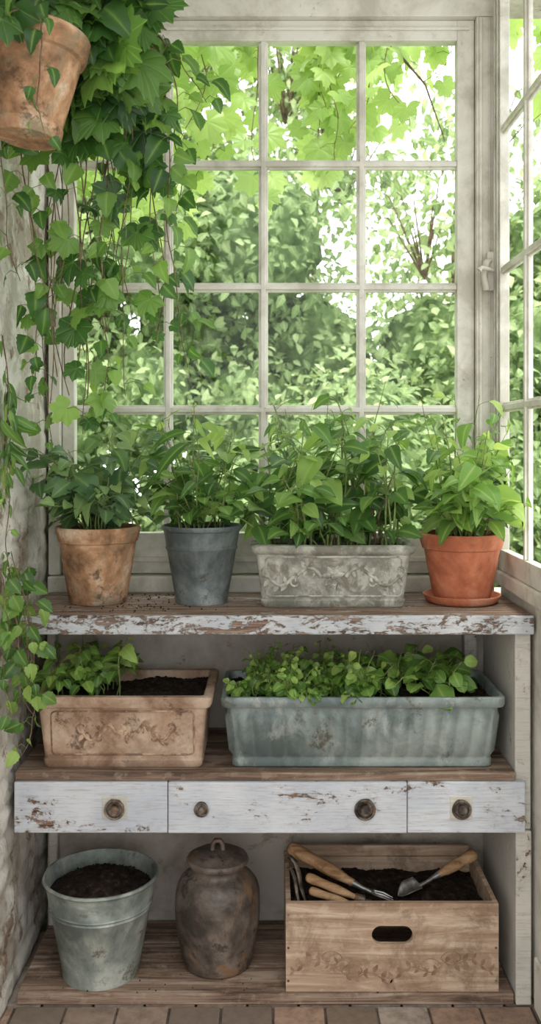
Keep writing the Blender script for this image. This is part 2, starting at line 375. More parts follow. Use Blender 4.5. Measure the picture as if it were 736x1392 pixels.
rough_wall('wall_left',-.70,-1.5,.56,0,3.0,.22,'plaster')
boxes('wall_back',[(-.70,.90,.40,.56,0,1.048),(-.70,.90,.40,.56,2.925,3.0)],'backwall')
boxes('wall_right',[(.722,.90,-1.5,.398,0,1.09),(.722,.90,-1.5,-.80,1.09,3.0),(.722,.90,-.80,.398,2.96,3.0)],'frame')
boxes('ceiling',[(-.92,.90,-1.5,.56,3.002,3.08)],'ceil')
boxes('baseboard_right',[(.711,.7215,-1.5,-.02,0.002,.14)],'frame')
mb=MB();box(mb,-1.6,1.6,-3.6,.56,-.12,-.012)
row=0;y=-3.6
while y<.35:
    x=-1.6-(.07 if row%2 else 0)
    while x<1.6:
        x1=min(x+.134,1.6)
        if x1>-1.6: box(mb,max(x,-1.6)+.0,x1,y,y+.194,-.02,-.001+U(-.003,.0),1,U(0,1))
        x+=.14
    y+=.2;row+=1
mb.build('floor',['grout','tile'],None,smooth=False,bevel=.003)

# window 1
g=group('window_1',(0,.46,1.1))
fr=[(-.698,-.662,.402,.53,1.11,2.864),(.648,.734,.402,.50,1.11,2.864),(-.698,.734,.402,.53,2.865,2.922),
 (-.66,-.622,.43,.475,1.11,2.864),(.592,.646,.43,.475,1.11,2.864),(-.622,.592,.43,.475,2.80,2.864),(-.622,.592,.43,.475,1.112,1.24)]
xs=[-.326,-.023,.289];zs=[1.63,2.02,2.411]
for a in xs: fr+=[(a-.015,a+.015,.446,.462,1.24,2.80),(a-.008,a+.008,.434,.474,1.24,2.80)]
for z in zs: fr+=[(-.622,.592,.4465,.4615,z-.015,z+.015),(-.622,.592,.4345,.4735,z-.008,z+.008)]
fr+=[(-.66,.646,.415,.43,1.15,1.165),(-.64,.63,.42,.43,2.83,2.84),(.655,.665,.395,.4015,1.11,2.86),(.685,.69,.395,.4015,1.11,2.86)]
boxes('frame_and_muntins',fr,'frame',g,.0025)
boxes('sill',[(-.698,.70,.386,.54,1.055,1.108)],'frame',g,.006)
boxes('glass_panes',[(-.63,.60,.452,.455,1.23,2.81)],'glass',g,0)
# window 2 (right)
g=group('window_2',(.72,-.2,1.1))
fr=[(.702,.732,.325,.40,1.137,2.958),(.702,.732,-.798,-.73,1.137,2.958),(.702,.732,-.73,.325,2.90,2.958),(.704,.732,-.73,.325,1.137,1.20)]
for a in (.055,-.215,-.485): fr+=[(.712,.722,a-.016,a+.016,1.20,2.9),(.704,.728,a-.008,a+.008,1.20,2.9)]
for z in (1.634,2.054,2.484): fr+=[(.7125,.7215,-.73,.325,z-.015,z+.015),(.7045,.7275,-.73,.325,z-.008,z+.008)]
fr+=[(.697,.7015,.335,.35,1.14,2.95),(.697,.7015,.375,.39,1.14,2.95)]
boxes('frame_and_muntins',fr,'frame',g,.0025)
boxes('sill',[(.694,.80,-.798,.398,1.092,1.136)],'frame',g,.006)
boxes('glass_panes',[(.716,.7185,-.74,.335,1.19,2.91)],'glass',g,0)
mb=MB();tube(mb,[(.69,.385,2.10),(.672,.372,2.085),(.662,.366,2.045),(.672,.372,2.0)],[.008,.012,.009,.011],10);box(mb,.676,.696,.376,.400,2.0,2.12)
tube(mb,[(.69,.36,2.06),(.65,.34,2.065),(.642,.34,2.055)],[.006,.006,.01],10)
mb.build('window_latch_handle',['frame'],g,bevel=.002)

# ------------------------------------------------------------ BENCH
g=group('potting_bench',(0,.19,0))
boxes('bottom_board',[(-.69,.662,-.004,.13,0,.03),(-.69,.662,.134,.26,0,.03),(-.69,.662,.264,.396,0,.03)],'board',g,.003)
boxes('middle_shelf_boards',[(-.692,.664,-.014,.13,.612,.634),(-.692,.664,.133,.26,.612,.634),(-.692,.664,.263,.396,.612,.634)],'board',g,.003)
boxes('top_shelf_boards',[(-.690,.712,-.008,.12,1.01,1.06),(-.690,.712,.123,.25,1.01,1.06),(-.690,.712,.253,.382,1.01,1.06)],'peel_top',g,.004)
boxes('top_shelf_front_edge',[(-.690,.713,-.02,-.0085,1.008,1.0595)],'peel_edge',g,.004)
boxes('drawer_fronts',[(-.692,-.278,-.022,.0,.474,.611),(-.276,.368,-.024,.0,.474,.611),(.370,.688,-.022,.0,.474,.611)],'peel_drawer',g,.003)
boxes('drawer_rail',[(-.692,.664,.0,.39,.474,.49)],'board',g,.002)
boxes('side_panel',[(.666,.709,-.006,.39,0,.473),(.666,.709,.002,.39,.474,1.009)],'peel_side',g,.004)
boxes('rear_posts',[(.60,.64,.36,.396,.635,1.009),(-.688,-.66,.36,.396,.03,.473),(-.69,-.664,.35,.396,.635,1.009)],'peel_side',g,.004)
mb=MB();Rm=Matrix.Rotation(math.radians(90),3,'X')
for x,s in ((-.42,1.1),(-.186,.8),(.254,1.15),(.514,1.05)):
    c=(x,-.0225,.542)
    lathe(mb,c,[(0,0),(.022*s,0),(.023*s,.003),(.019*s,.005),(.010*s,.005),(.008*s,.014),(.011*s,.017),(.0125*s,.022),(.010*s,.027),(.004*s,.0285),(0,.0285)],28,0,Rm,.03)
    R0=.022*s;ring=[(x+R0*math.cos(a),-.0225-.010,.540+R0*math.sin(a)) for a in np.linspace(0,2*math.pi,33)]
    tube(mb,ring,.0032*s,8,0,cap=False)
    for dx,dz in ((.0,.018),):
        lathe(mb,(x+dx,-.0225,.542+dz*s),[(0,0),(.004,0),(.004,.013),(0,.014)],10,0,Rm)
mb.build('drawer_knobs',['iron'],g)
mb=MB()
for x,w in ((-.42,.034),(.514,.030)): box(mb,x-w,x+w,-.0245,-.0205,.542-.030,.542+.032)
mb.build('drawer_knob_backplates',['peel_side'],g,smooth=False,bevel=.0015)
mb=MB();P=[(float(rng.normal(-.4,.12)),U(.02,.34),1.0622) for _ in range(170)]+[(U(-.6,.6),U(-.005,.1),.0322) for _ in range(60)]
P=[p for p in P if -.68<p[0]<.66]
crumbs(mb,P,.001,.0035);mb.build('spilt_soil_crumbs',['soil'],g)

# ------------------------------------------------------------ POTS
def potprof(r0,r1,h,rimh,rimt,ins=.02):
    rb=r0+(r1-rimt-r0)*(h-rimh)/h
    return [(0,0),(r0-.005,0),(r0,.005),(r0+(rb-r0)*.5,(h-rimh)*.5),(rb,h-rimh),(rb+rimt*.8,h-rimh+.002),(rb+rimt,h-rimh+.008),(r1,h-.006),(r1-.003,h),(r1-.013,h),(r1-.016,h-.008),(r1-.018,h-ins),(r0,h*.4),(0,h*.4)]
# pot 1
c=(-.506,.2,1.0605);g=group('weathered_terracotta_potted_plant',c)
mb=MB();lathe(mb,c,potprof(.084,.124,.222,.045,.006),wob=.008);mb.build('pot',['terraold'],g)
mb=MB();soil_round(mb,(c[0],c[1],c[2]+.198),.104);mb.build('soil',['soil'],g)
mb=MB();bush(mb,c,.09,.08,18,.34,.22,T_ser,(.06,.11),7,c[2]+.2,droop=.4,hmin=.3);bush(mb,c,.09,.08,9,.11,.19,T_ser,(.055,.09),5,c[2]+.2,lean=(0,-.5),droop=1.0)
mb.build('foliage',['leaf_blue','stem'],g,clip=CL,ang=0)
# pot 2 zinc bucket
c=(-.202,.2,1.0605);g=group('zinc_bucket_potted_plant',c)
mb=MB();r0,r1,h=.074,.114,.226
rr=lambda z:r0+(r1-r0)*z/h
lathe(mb,c,[(0,0),(r0+.002,0),(r0+.003,.006),(rr(.012),.01),(rr(.155),.155),(rr(.158)+.003,.158),(rr(.163)+.003,.163),(rr(.166),.166),(rr(.21),.21),(r1+.002,.212),(r1+.004,.219),(r1+.002,.226),(r1-.003,.225),(r1-.004,.216),(rr(.1)-.003,.1),(0,.1)])
mb.build('bucket',['zinc'],g)
mb=MB();soil_round(mb,(c[0],c[1],c[2]+.206),.103);mb.build('soil',['soil'],g)
mb=MB();bush(mb,c,.08,.07,11,.31,.15,T_ov,(.055,.105),6,c[2]+.2,droop=.25);bush(mb,c,.08,.07,6,.42,.12,T_lan,(.08,.13),6,c[2]+.2,droop=.1,hmin=.7)
bush(mb,c,.08,.07,7,.12,.14,T_ser,(.05,.08),5,c[2]+.2,lean=(0,-.4),droop=.8)
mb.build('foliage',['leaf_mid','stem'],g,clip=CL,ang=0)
# ornament
def ornament(mb,cx,cz,w,h,yf,r=.003,mat=0):
    P=[];D=[];Nn=[];S=[]
    def L(x,z,a,s): P.append((x,yf(z)-.0015,z));D.append((math.cos(a),-.10,math.sin(a)));Nn.append((0,-1,0));S.append(s)
    for k in range(7): L(cx,cz,k*.9+.3,h*.3)
    tube(mb,[(cx,yf(cz)+.004,cz),(cx,yf(cz)-.007,cz)],[h*.1,h*.06],10,mat)
    for sg in (-1,1):
        for q in range(2):
            x0=cx+sg*(h*.3+q*(w*.5-h*.35)*.5);A=(w*.5-h*.35)*.45;pts=[]
            dr=1 if q%2==0 else -1
            for i in range(13):
                f=i/12;pts.append((x0+sg*A*f,cz+dr*h*.26*math.sin(f*math.pi)*(1-.3*f)))
            ex,ez=pts[-1];sr=h*.18
            for i in range(1,22):
                a=i/21*4.6;rad=sr*(1-i/25);pts.append((ex+sg*(math.sin(a)*rad),ez-dr*(sr-math.cos(a)*rad)*.9))
            tube(mb,[(a,yf(b)-.001,b) for a,b in pts],[r*(1-.6*i/len(pts)) for i in range(len(pts))],8,mat)
            for i in (3,7,11):
                a,b=pts[i];L(a,b,(0 if sg>0 else math.pi)+dr*sg*(.9),h*.24);L(a,b,(0 if sg>0 else math.pi)-dr*sg*1.2,h*.2)
    leaves(mb,[grid_leaf(ov(.25),6,2,-.08,-.35,0)],P,D,Nn,S,None,mat)
def panel_border(mb,x0,x1,z0,z1,yf,r,mat=0):
    e=.012;pts=[]
    for cx,cz,a0 in ((x1-e,z0+e,-90),(x1-e,z1-e,0),(x0+e,z1-e,90),(x0+e,z0+e,180)):
        for k in range(5):
            a=math.radians(a0+90*k/4);pts.append((cx+e*math.cos(a),yf(cz+e*math.sin(a)),cz+e*math.sin(a)))
    pts.append(pts[0]);tube(mb,pts,r,6,mat)
# trough 3 carved
c=(.178,.185,1.0605);g=group('carved_stone_trough_planter',c)
mb=MB();H=.178
loft(mb,c,[(.198,.078,0,.015),(.202,.082,.005,.016),(.206,.084,.02,.016),(.202,.081,.024,.016),(.218,.095,H-.028,.018),(.226,.103,H-.024,.018),(.233,.108,H-.014,.018),(.233,.108,H-.003,.018),(.229,.104,H,.018),(.212,.088,H,.012),(.208,.084,H-.006,.012),(.195,.075,H-.09,.012)],60)
mb.build('trough',['stone'],g)
yf=lambda z:c[1]-(.081+(.014)*(z-c[2]-.024)/(H-.052))
mb=MB();ornament(mb,c[0],c[2]+.088,.40,.115,yf,.0055)
panel_border(mb,c[0]-.192,c[0]+.192,c[2]+.032,c[2]+H-.034,yf,.0028)
mb.build('carved_relief',['stone_hi'],g)
mb=MB();soil_rect(mb,c[0]-.208,c[0]+.208,c[1]-.084,c[1]+.084,c[2]+.162,400,.006);mb.build('soil',['soil'],g)
mb=MB()
for dx,hh in ((-.16,.30),(-.08,.38),(.02,.42),(.1,.44),(.17,.36)):
    bush(mb,(c[0]+dx,c[1],0),.05,.06,5,hh,.18,T_ov,(.06,.125),7,c[2]+.165,droop=.3,hmin=.4,sr=.0028)
bush(mb,c,.19,.07,16,.09,.1,T_ser,(.045,.08),5,c[2]+.165,lean=(0,-.5),droop=.8)
bush(mb,c,.19,.07,7,.49,.12,T_lan,(.05,.09),7,c[2]+.165,droop=.1,hmin=.7)
for k in range(7):
    x=c[0]+U(-.15,.15);tube(mb,[(x,c[1]+U(-.03,.03),c[2]+.15),(x+U(-.02,.02),c[1],c[2]+.25),(x+U(-.05,.05),c[1],c[2]+.38)],[.005,.004,.002],7,mat=2)
mb.build('foliage',['leaf_mid','stem','bark'],g,clip=CL,ang=0)
# pot 4
c=(.560,.2,1.0605);g=group('terracotta_potted_plant_with_saucer',c)
mb=MB();lathe(mb,c,[(0,0),(.095,0),(.104,.006),(.112,.02),(.113,.024),(.109,.025),(.104,.02),(.096,.01),(0,.01)]);mb.build('saucer',['terra'],g)
mb=MB();c2=(c[0],c[1],c[2]+.011);lathe(mb,c2,potprof(.083,.125,.192,.046,.007));mb.build('pot',['terra'],g)
mb=MB();soil_round(mb,(c[0],c[1],c2[2]+.172),.105);mb.build('soil',['soil'],g)
mb=MB();bush(mb,c,.09,.08,15,.30,.22,T_ov,(.07,.13),7,c2[2]+.17,droop=.4,hmin=.3,lean=(-.1,-.2));bush(mb,c,.08,.08,9,.14,.22,T_ov,(.06,.11),5,c2[2]+.17,lean=(0,-.4),droop=.9);bush(mb,c,.07,.07,10,.46,.16,T_ov,(.05,.095),6,c2[2]+.17,droop=.1,lean=(-.1,0))
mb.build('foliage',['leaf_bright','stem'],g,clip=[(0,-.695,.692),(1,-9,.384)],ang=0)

# ------------------------------------------------------------ MIDDLE
c=(-.404,.155,.6345);g=group('terracotta_seedling_trough',c)
mb=MB();H=.202
loft(mb,c,[(.212,.128,0,.012),(.217,.133,.005,.014),(.22,.136,.022,.014),(.217,.133,.027,.014),(.23,.15,H-.034,.016),(.24,.16,H-.03,.018),(.246,.166,H-.018,.02),(.247,.167,H-.004,.02),(.243,.163,H,.02),(.224,.144,H,.014),(.22,.14,H-.006,.014),(.205,.125,H-.09,.014)],60)
mb.build('trough',['terratray'],g)
yf=lambda z:c[1]-(.133+.017*(z-c[2]-.027)/(H-.061))
mb=MB();ornament(mb,c[0]+.01,c[2]+.1,.26,.1,yf,.0045)
panel_border(mb,c[0]-.195,c[0]+.195,c[2]+.038,c[2]+H-.042,yf,.0028)
mb.build('moulded_relief',['terra_hi'],g)
mb=MB();soil_rect(mb,c[0]-.221,c[0]+.221,c[1]-.141,c[1]+.141,c[2]+.178,900,.014);mb.build('soil',['soil'],g)
mb=MB()
for k in range(15):
    bush(mb,(c[0]-.2+U(0,.19)*1.0,c[1]+U(-.1,.1),0),.012,.012,2,U(.08,.18),.09,T_ser,(.035,.065),5,c[2]+.18,droop=.4,sr=.0014,pet=.015)
mb.build('seedlings',['leaf_bright','stem'],g,clip=CL,ang=0)
c=(.252,.155,.6345);g=group('galvanized_trough_planter',c)
mb=MB();H=.2
rib=lambda u,v,nx,ny:(abs(math.sin(u*math.pi*8.5)) if abs(ny)>.9 else (abs(math.sin(v*math.pi*3)) if abs(nx)>.9 else .3))
loft(mb,c,[(.354,.125,0,.02),(.358,.129,.004,.02),(.359,.13,.02,.02),(.356,.128,.026,.02),(.357,.129,.032,.02,.001),(.359,.131,.045,.02,.009),(.370,.142,H-.06,.02,.009),(.372,.144,H-.045,.02,.001),(.373,.145,H-.032,.02),(.386,.158,H-.028,.022),(.389,.161,H-.02,.022),(.389,.161,H-.004,.022),(.386,.158,H,.022),(.376,.148,H,.018),(.373,.145,H-.006,.018),(.355,.13,H-.1,.018)],170,disp=rib)
mb.build('trough',['zincgreen'],g)
mb=MB();soil_rect(mb,c[0]-.373,c[0]+.373,c[1]-.145,c[1]+.145,c[2]+.178,1000,.012);mb.build('soil',['soil'],g)
mb=MB()
for k in range(36):
    bush(mb,(c[0]-.34+U(0,.33),c[1]+U(-.13,.1),0),.02,.02,3,U(.06,.155),.055,T_rnd,(.018,.036),8,c[2]+.175,droop=.2,sr=.0012,pet=.012,tmin=.2)
mb.build('herb_greens',['leaf_bright','stem'],g,clip=CL,ang=0)
mb=MB()
for k in range(23):
    bush(mb,(c[0]-.03+U(0,.29),c[1]+U(-.11,.09),0),.02,.02,2,U(.06,.16),.06,T_rnd,(.045,.08),3,c[2]+.175,droop=.2,sr=.002,pet=.02,tmin=.35)
mb.build('salad_greens',['leaf_bright','stem'],g,clip=CL,ang=0)

# ------------------------------------------------------------ BOTTOM
c=(-.482,.115,.0305);g=group('galvanized_soil_bucket',c)
mb=MB();r0,r1,h=.106,.158,.276;rr=lambda z:r0+(r1-r0)*z/h
pf=[(0,.012),(r0-.004,.012),(r0-.003,0),(r0+.002,0),(r0+.003,.01),(rr(.014),.014)]
for zb in (.19,.2): pf+=[(rr(zb-.004),zb-.004),(rr(zb)+.003,zb),(rr(zb+.004),zb+.004)]
pf+=[(rr(.264),.264),(r1+.002,.266),(r1+.005,.271),(r1+.003,.277),(r1-.002,.277),(r1-.004,.27),(rr(.15)-.004,.15),(0,.15)]
lathe(mb,c,pf,64,wob=.006);mb.build('bucket',['zincpale'],g)
mb=MB();soil_round(mb,(c[0],c[1],c[2]+.232),.146,.04,700);mb.build('soil',['soil'],g)
c=(-.152,.155,.0305);g=group('stoneware_lidded_jar',c)
mb=MB()
pf=smoothp([(0,0),(.088,0),(.098,.006),(.108,.05),(.121,.12),(.123,.18),(.119,.222),(.102,.25),(.078,.262),(.071,.27),(.072,.28),(.077,.286)],2)+[(.07,.287),(.06,.27),(0,.27)]
lathe(mb,c,pf,64,wob=.005);mb.build('jar_body',['jar'],g)
mb=MB();lathe(mb,c,[(0,.288),(.08,.288),(.088,.291),(.09,.298),(.086,.305),(.074,.308),(.066,.316),(.03,.322),(.012,.324),(0,.324)],48)
tube(mb,[(c[0]-.015,c[1],c[2]+.32),(c[0]-.014,c[1],c[2]+.340),(c[0]-.007,c[1],c[2]+.350),(c[0]+.007,c[1],c[2]+.350),(c[0]+.014,c[1],c[2]+.340),(c[0]+.015,c[1],c[2]+.32)],.007,10)
mb.build('lid',['jar'],g)
# crate
g=group('wooden_tool_crate',(.331,.17,.03))
def slot_panel(name,x0,x1,z0,z1,y,th,cx,cz,w,h,mat,parent):
    cu=bpy.data.curves.new(name,'CURVE');cu.dimensions='2D';cu.fill_mode='BOTH';cu.extrude=th/2;cu.bevel_depth=0
    def sp(pts):
        s=cu.splines.new('POLY');s.points.add(len(pts)-1)
        for i,p in enumerate(pts): s.points[i].co=(p[0],p[1],0,1)
        s.use_cyclic_u=True
    sp([(x0,z0),(x1,z0),(x1,z1),(x0,z1)]);r=h/2;pts=[]
    for k in range(13): a=-math.pi/2+math.pi*k/12;pts.append((cx+w/2-r+r*math.cos(a),cz+r*math.sin(a)))
    for k in range(13): a=math.pi/2+math.pi*k/12;pts.append((cx-w/2+r+r*math.cos(a),cz+r*math.sin(a)))
    sp(pts)
    tmp=bpy.data.objects.new('tmp',cu);sc.collection.objects.link(tmp);bpy.context.view_layer.update()
    me=bpy.data.meshes.new_from_object(tmp.evaluated_get(bpy.context.evaluated_depsgraph_get()));bpy.data.objects.remove(tmp)
    me.transform(Matrix.Translation((0,y,0))@Matrix.Rotation(math.radians(90),4,'X'));me.transform(Matrix.Translation(-parent.location))
    me.materials.clear();me.materials.append(M[mat]);ob=bpy.data.objects.new(name,me);sc.collection.objects.link(ob);ob.parent=parent
    b=ob.modifiers.new('b','BEVEL');b.width=.0015;b.limit_method='ANGLE'
    return ob
slot_panel('front_panel',.042,.622,.031,.272,.012,.014,.332,.185,.112,.05,'crate',g)
boxes('crate_boards',[(.042,.056,.0195,.345,.031,.272),(.608,.622,.0195,.345,.031,.272),(.0565,.6075,.331,.345,.031,.292),(.0565,.6075,.0195,.3305,.031,.045),(.0565,.6075,.318,.3305,.031,.262)],'crate',g,.002)
mb=MB();soil_rect(mb,.057,.607,.02,.317,.222,1100,.018);mb.build('soil',['soil'],g)
mb=MB()
for x in (.049,.615):
    for z in (.06,.15,.24): lathe(mb,(x,.0052,z),[(0,0),(.0035,0),(.003,.001),(0,.0012)],10,0,Rm)
mb.build('nail_heads',['iron'],g)
mb=MB();P=[];D=[];S_=[]
for x0,z0,s in ((.14,.12,1),(.25,.085,-1),(.41,.10,1),(.52,.12,-1)):
    pts=[]
    for i in range(26):
        a=i/25*5.2;r=.036*(1-i/30);pts.append((x0+s*(.02+math.cos(a)*r),.0050,z0+math.sin(a)*r*.75))
    tube(mb,pts,.0012,5)
    pts=[(x0+s*(.055-.012*i),.0050,z0-.012*math.sin(i*.7)-.002*i) for i in range(12)];tube(mb,pts,.0011,5)
    for i in range(1,12,2):
        a,_,b=pts[i];P+=[(a,.0046,b)]*2;D+=[(-s*.5,0,.8),(-s*.7,0,-.7)];S_+=[U(.016,.028),U(.014,.024)]
leaves(mb,[grid_leaf(ov(.25),5,1,0,0,0)],P,D,[(0,-1,0)]*len(P),S_)
mb.build('faded_scroll_motif',['motif'],g)
def lerp(a,b,t): return tuple(a[i]+(b[i]-a[i])*t for i in range(3))
def handle(mb,a,b,r,mat=0):
    prof=[(0,.35),(.02,.8),(.06,1.05),(.15,1.1),(.35,.95),(.6,1.0),(.8,.85),(.92,.62),(1,.6)]
    tube(mb,[lerp(a,b,t) for t,_ in prof],[r*q for _,q in prof],16,mat)
def blade(name,a,b,w,parent,up=(0,-.3,1)):
    D=np.array(b)-np.array(a);L=np.linalg.norm(D)
    tpl=grid_leaf(lambda v:w/L*(min(1,v*6+.25)*(1 if v<.55 else max(0.02,math.cos((v-.55)/.45*math.pi/2))**.7)),12,3,.05,0.0,0)
    tv=tpl[0].copy();tv[:,2]+=(tv[:,0]**2)*2.2;mb=MB();leaves(mb,[(tv,tpl[1],tpl[2])],[a],[D],[up],[L]);return mb.build(name,['steel'],parent,ang=0,solid=.0015)
g=group('garden_hand_trowel',(.467,.16,.26))
mb=MB();handle(mb,(.604,.215,.318),(.487,.165,.278),.0165,0);tube(mb,[(.487,.165,.278),(.468,.157,.272),(.445,.148,.262),(.425,.14,.256)],[.0095,.006,.005,.006],10,1);mb.build('handle_and_neck',['handle','steel'],g)
blade('blade',(.432,.143,.2565),(.362,.115,.244),.024,g)
g=group('garden_hand_fork',(.2,.15,.28))
mb=MB();handle(mb,(.052,.20,.345),(.235,.125,.272),.0185,0);tube(mb,[(.235,.125,.272),(.26,.115,.263),(.285,.105,.256)],[.010,.006,.006],10,1)
for s in (-1,0,1): tube(mb,[(.283,.106,.256),(.295,.104+s*.012,.254),(.32,.094+s*.016,.251),(.345,.084+s*.014,.243)],[.004,.0035,.003,.0012],8,1)
mb.build('handle_and_tines',['handle','steel'],g)
g=group('pruning_shears',(.15,.07,.28))
mb=MB();handle(mb,(.10,.10,.302),(.235,.062,.262),.0125,0);handle(mb,(.108,.072,.276),(.225,.045,.25),.011,0)
tube(mb,[(.235,.058,.262),(.262,.052,.258)],[.012,.012],12,1);
mb.build('handles',['handle','iron'],g)
mb=MB();tube(mb,[(.236,.058,.259),(.27,.05,.256),(.30,.045,.25),(.325,.048,.241)],[.006,.009,.007,.001],8,flat=.35)
tube(mb,[(.236,.052,.255),(.268,.042,.252),(.295,.036,.246)],[.006,.008,.001],8,flat=.35)
mb.build('blades',['iron'],g)
g=group('iron_hand_cultivator',(.07,.08,.28))
mb=MB();tube(mb,[(.050,.12,.345),(.056,.115,.352),(.070,.108,.34),(.080,.10,.31),(.086,.094,.275),(.098,.085,.24)],[.004,.007,.009,.009,.008,.004],10,flat=.6)
tube(mb,[(.046,.08,.335),(.056,.078,.338),(.068,.068,.31),(.074,.06,.27),(.084,.052,.236)],[.003,.007,.009,.007,.003],10,flat=.6)
mb.build('curved_tines',['iron'],g)

# ------------------------------------------------------------ HANGING POT + VINE
c=(-.560,-.40,2.225);g=group('hanging_terracotta_pot_with_vine',c)
mt=Matrix.Rotation(math.radians(6),3,'Y')@Matrix.Rotation(math.radians(-3),3,'X')
mb=MB();lathe(mb,c,[(0,0),(.072,0),(.076,.005),(.079,.03),(.076,.034),(.102,.19),(.110,.194),(.113,.202),(.118,.24),(.115,.246),(.104,.246),(.10,.23),(.076,.12),(0,.12)],56,0,mt,.006);mb.build('pot',['terraold'],g)
mb=MB();soil_round(mb,(c[0]+.02,c[1],c[2]+.226),.096);mb.build('soil',['soil'],g)
mb=MB()
for k in range(3):
    a=k*2.1+.5;p=mt@Vector((.112*math.cos(a),.112*math.sin(a),.225));tube(mb,[(c[0]+p.x,c[1]+p.y,c[2]+p.z),(c[0],c[1],2.9)],.003,6)
tube(mb,[(c[0],c[1],2.895),(c[0],c[1],3.0)],.005,8);mb.build('cords',['rope'],g)
mb=MB()
def strand(mb,cps,n,ls,tpls,sp=.035,spread=.05,mat=0,w=.02,sr=.0022,dl=(0,1)):
    cps=[np.array(p,float) for p in cps];pts=[]
    q=[cps[0]]+cps+[cps[-1]]
    for i in range(1,len(q)-2):
        for t in np.linspace(0,1,14,endpoint=False):
            a,b,c_,d=q[i-1],q[i],q[i+1],q[i+2]
            pts.append(.5*((2*b)+(-a+c_)*t+(2*a-5*b+4*c_-d)*t*t+(-a+3*b-3*c_+d)*t**3))
    pts.append(cps[-1]);ph=U(0,9)
    pts=[p+np.array([w*mnoise.noise(Vector((i*.13,ph,0))),w*mnoise.noise(Vector((i*.13,ph,7))),0]) for i,p in enumerate(pts)]
    tube(mb,[tuple(p) for p in pts],list(np.linspace(sr,sr*.4,len(pts))),5,mat=1,cap=False)
    L=sum(np.linalg.norm(b-a) for a,b in zip(pts[:-1],pts[1:]));m=int(L/sp);P=[];D=[];Nn=[];S=[];R=[]
    for k in range(m):
        f=(k+U(0,.9))/m;i=min(int(f*(len(pts)-1)),len(pts)-1);p=pts[i];a=U(0,6.28)
        lp=p+np.array([math.cos(a)*spread*U(.4,1),math.sin(a)*spread*U(.3,.8),U(-.02,.02)])
        tube(mb,[tuple(p),tuple((p+lp)/2+np.array([0,0,.01])),tuple(lp)],sr*.4,4,mat=2,cap=False)
        P.append(lp);D.append([math.cos(a)*.7+U(-.4,.4),math.sin(a)*.3-.1,-U(.2,1.2)]);Nn.append([U(-.8,.8),-1+U(-.3,.8),.5+U(-.5,.7)])
        S.append(U(*ls)*(1-.3*f));R.append(min(1,max(0,dl[0]+(dl[1]-dl[0])*(U(0,1)*.8+.2*f))))
    leaves(mb,tpls,P,D,Nn,S,np.array(R),mat)
ST=[[(-.50,-.3,2.48),(-.458,-.2,2.42),(-.496,-.1,2.107),(-.486,-.05,1.824),(-.516,0,1.55)],
[(-.46,-.33,2.48),(-.347,-.2,2.38),(-.39,-.1,2.01),(-.379,-.05,1.65)],
[(-.46,-.33,2.48),(-.29,-.2,2.40),(-.265,-.1,2.05),(-.226,0,1.73)],
[(-.57,-.3,2.44),(-.58,-.2,2.3),(-.573,-.1,2.107),(-.616,0,1.83),(-.607,.05,1.51)],
[(-.46,-.33,2.48),(-.33,-.2,2.56),(-.236,-.2,2.50),(-.17,-.15,2.40)],
[(-.50,-.3,2.47),(-.42,-.15,2.3),(-.44,-.1,2.0),(-.45,0,1.75),(-.46,0,1.6)],
[(-.48,-.3,2.48),(-.38,-.22,2.4),(-.36,-.1,2.15),(-.43,-.05,1.85)],
[(-.63,-.36,2.44),(-.68,-.3,2.35),(-.665,-.2,2.15),(-.66,-.1,1.95)],
[(-.46,-.33,2.48),(-.28,-.2,2.5),(-.24,-.1,2.3),(-.25,-.05,2.12)],
[(-.46,-.33,2.48),(-.30,-.2,2.42),(-.31,-.1,2.1),(-.30,0,1.8)],
[(-.60,-.28,2.45),(-.64,-.1,2.2),(-.63,0,1.9),(-.65,.02,1.7)]]
for i,s in enumerate(ST): strand(mb,s,0,(.032,.075) if i%2 else (.042,.095),T_hrt if i%3 else T_mix,.032,.055,sr=.0026)
def cloud(mb,ctr,rad,n,ls,tpls,mat=0,face=(0,-1,.4),dn=1.0,rr_=(0,1)):
    d=nrm(rng.normal(size=(n,3)));q=rng.uniform(.35,1,n)**.5;P=np.array(ctr)+d*q[:,None]*np.array(rad)
    D=np.stack([d[:,0]*.7+rng.uniform(-.6,.6,n),d[:,1]*.4-.1,-rng.uniform(0,1,n)*dn+d[:,2]*.3],1)
    Nn=np.array(face)+d*.9+rng.uniform(-.7,.7,(n,3));leaves(mb,tpls,P,D,Nn,rng.uniform(*ls,n),rng.uniform(*rr_,n)**1.3,mat)
cloud(mb,(-.37,-.24,2.53),(.11,.12,.14),80,(.06,.115),T_mix)
cloud(mb,(-.42,-.22,2.62),(.14,.12,.08),60,(.055,.105),T_mix)
cloud(mb,(-.40,-.16,2.34),(.10,.10,.12),28,(.055,.10),T_mix)
cloud(mb,(-.56,-.36,2.54),(.12,.11,.06),55,(.05,.085),T_mix)
cloud(mb,(-.30,-.14,2.30),(.06,.08,.12),12,(.05,.09),T_mix)
cloud(mb,(-.63,-.12,2.40),(.06,.10,.16),16,(.05,.085),T_hrt)
strand(mb,[(-.50,-.52,2.46),(-.49,-.56,2.38),(-.50,-.55,2.27),(-.48,-.54,2.18)],0,(.035,.065),T_hrt,.035,.03,w=.01)
strand(mb,[(-.55,-.52,2.47),(-.57,-.55,2.44),(-.56,-.55,2.40)],0,(.06,.09),T_map,.03,.03,w=.01)
for k in range(16):
    x=U(-.64,-.26);x2=x+U(-.08,.08);pts=[(-.5+U(-.05,.1),-.3,2.48)];e=U(.5,.95);w1=U(0,6)
    for i in range(1,13): f=i/12;pts.append((x+(x2-x)*f+.018*math.sin(f*9+w1),-.2+.2*f,2.5-f*e))
    tube(mb,pts,.0017,4,mat=1,cap=False)
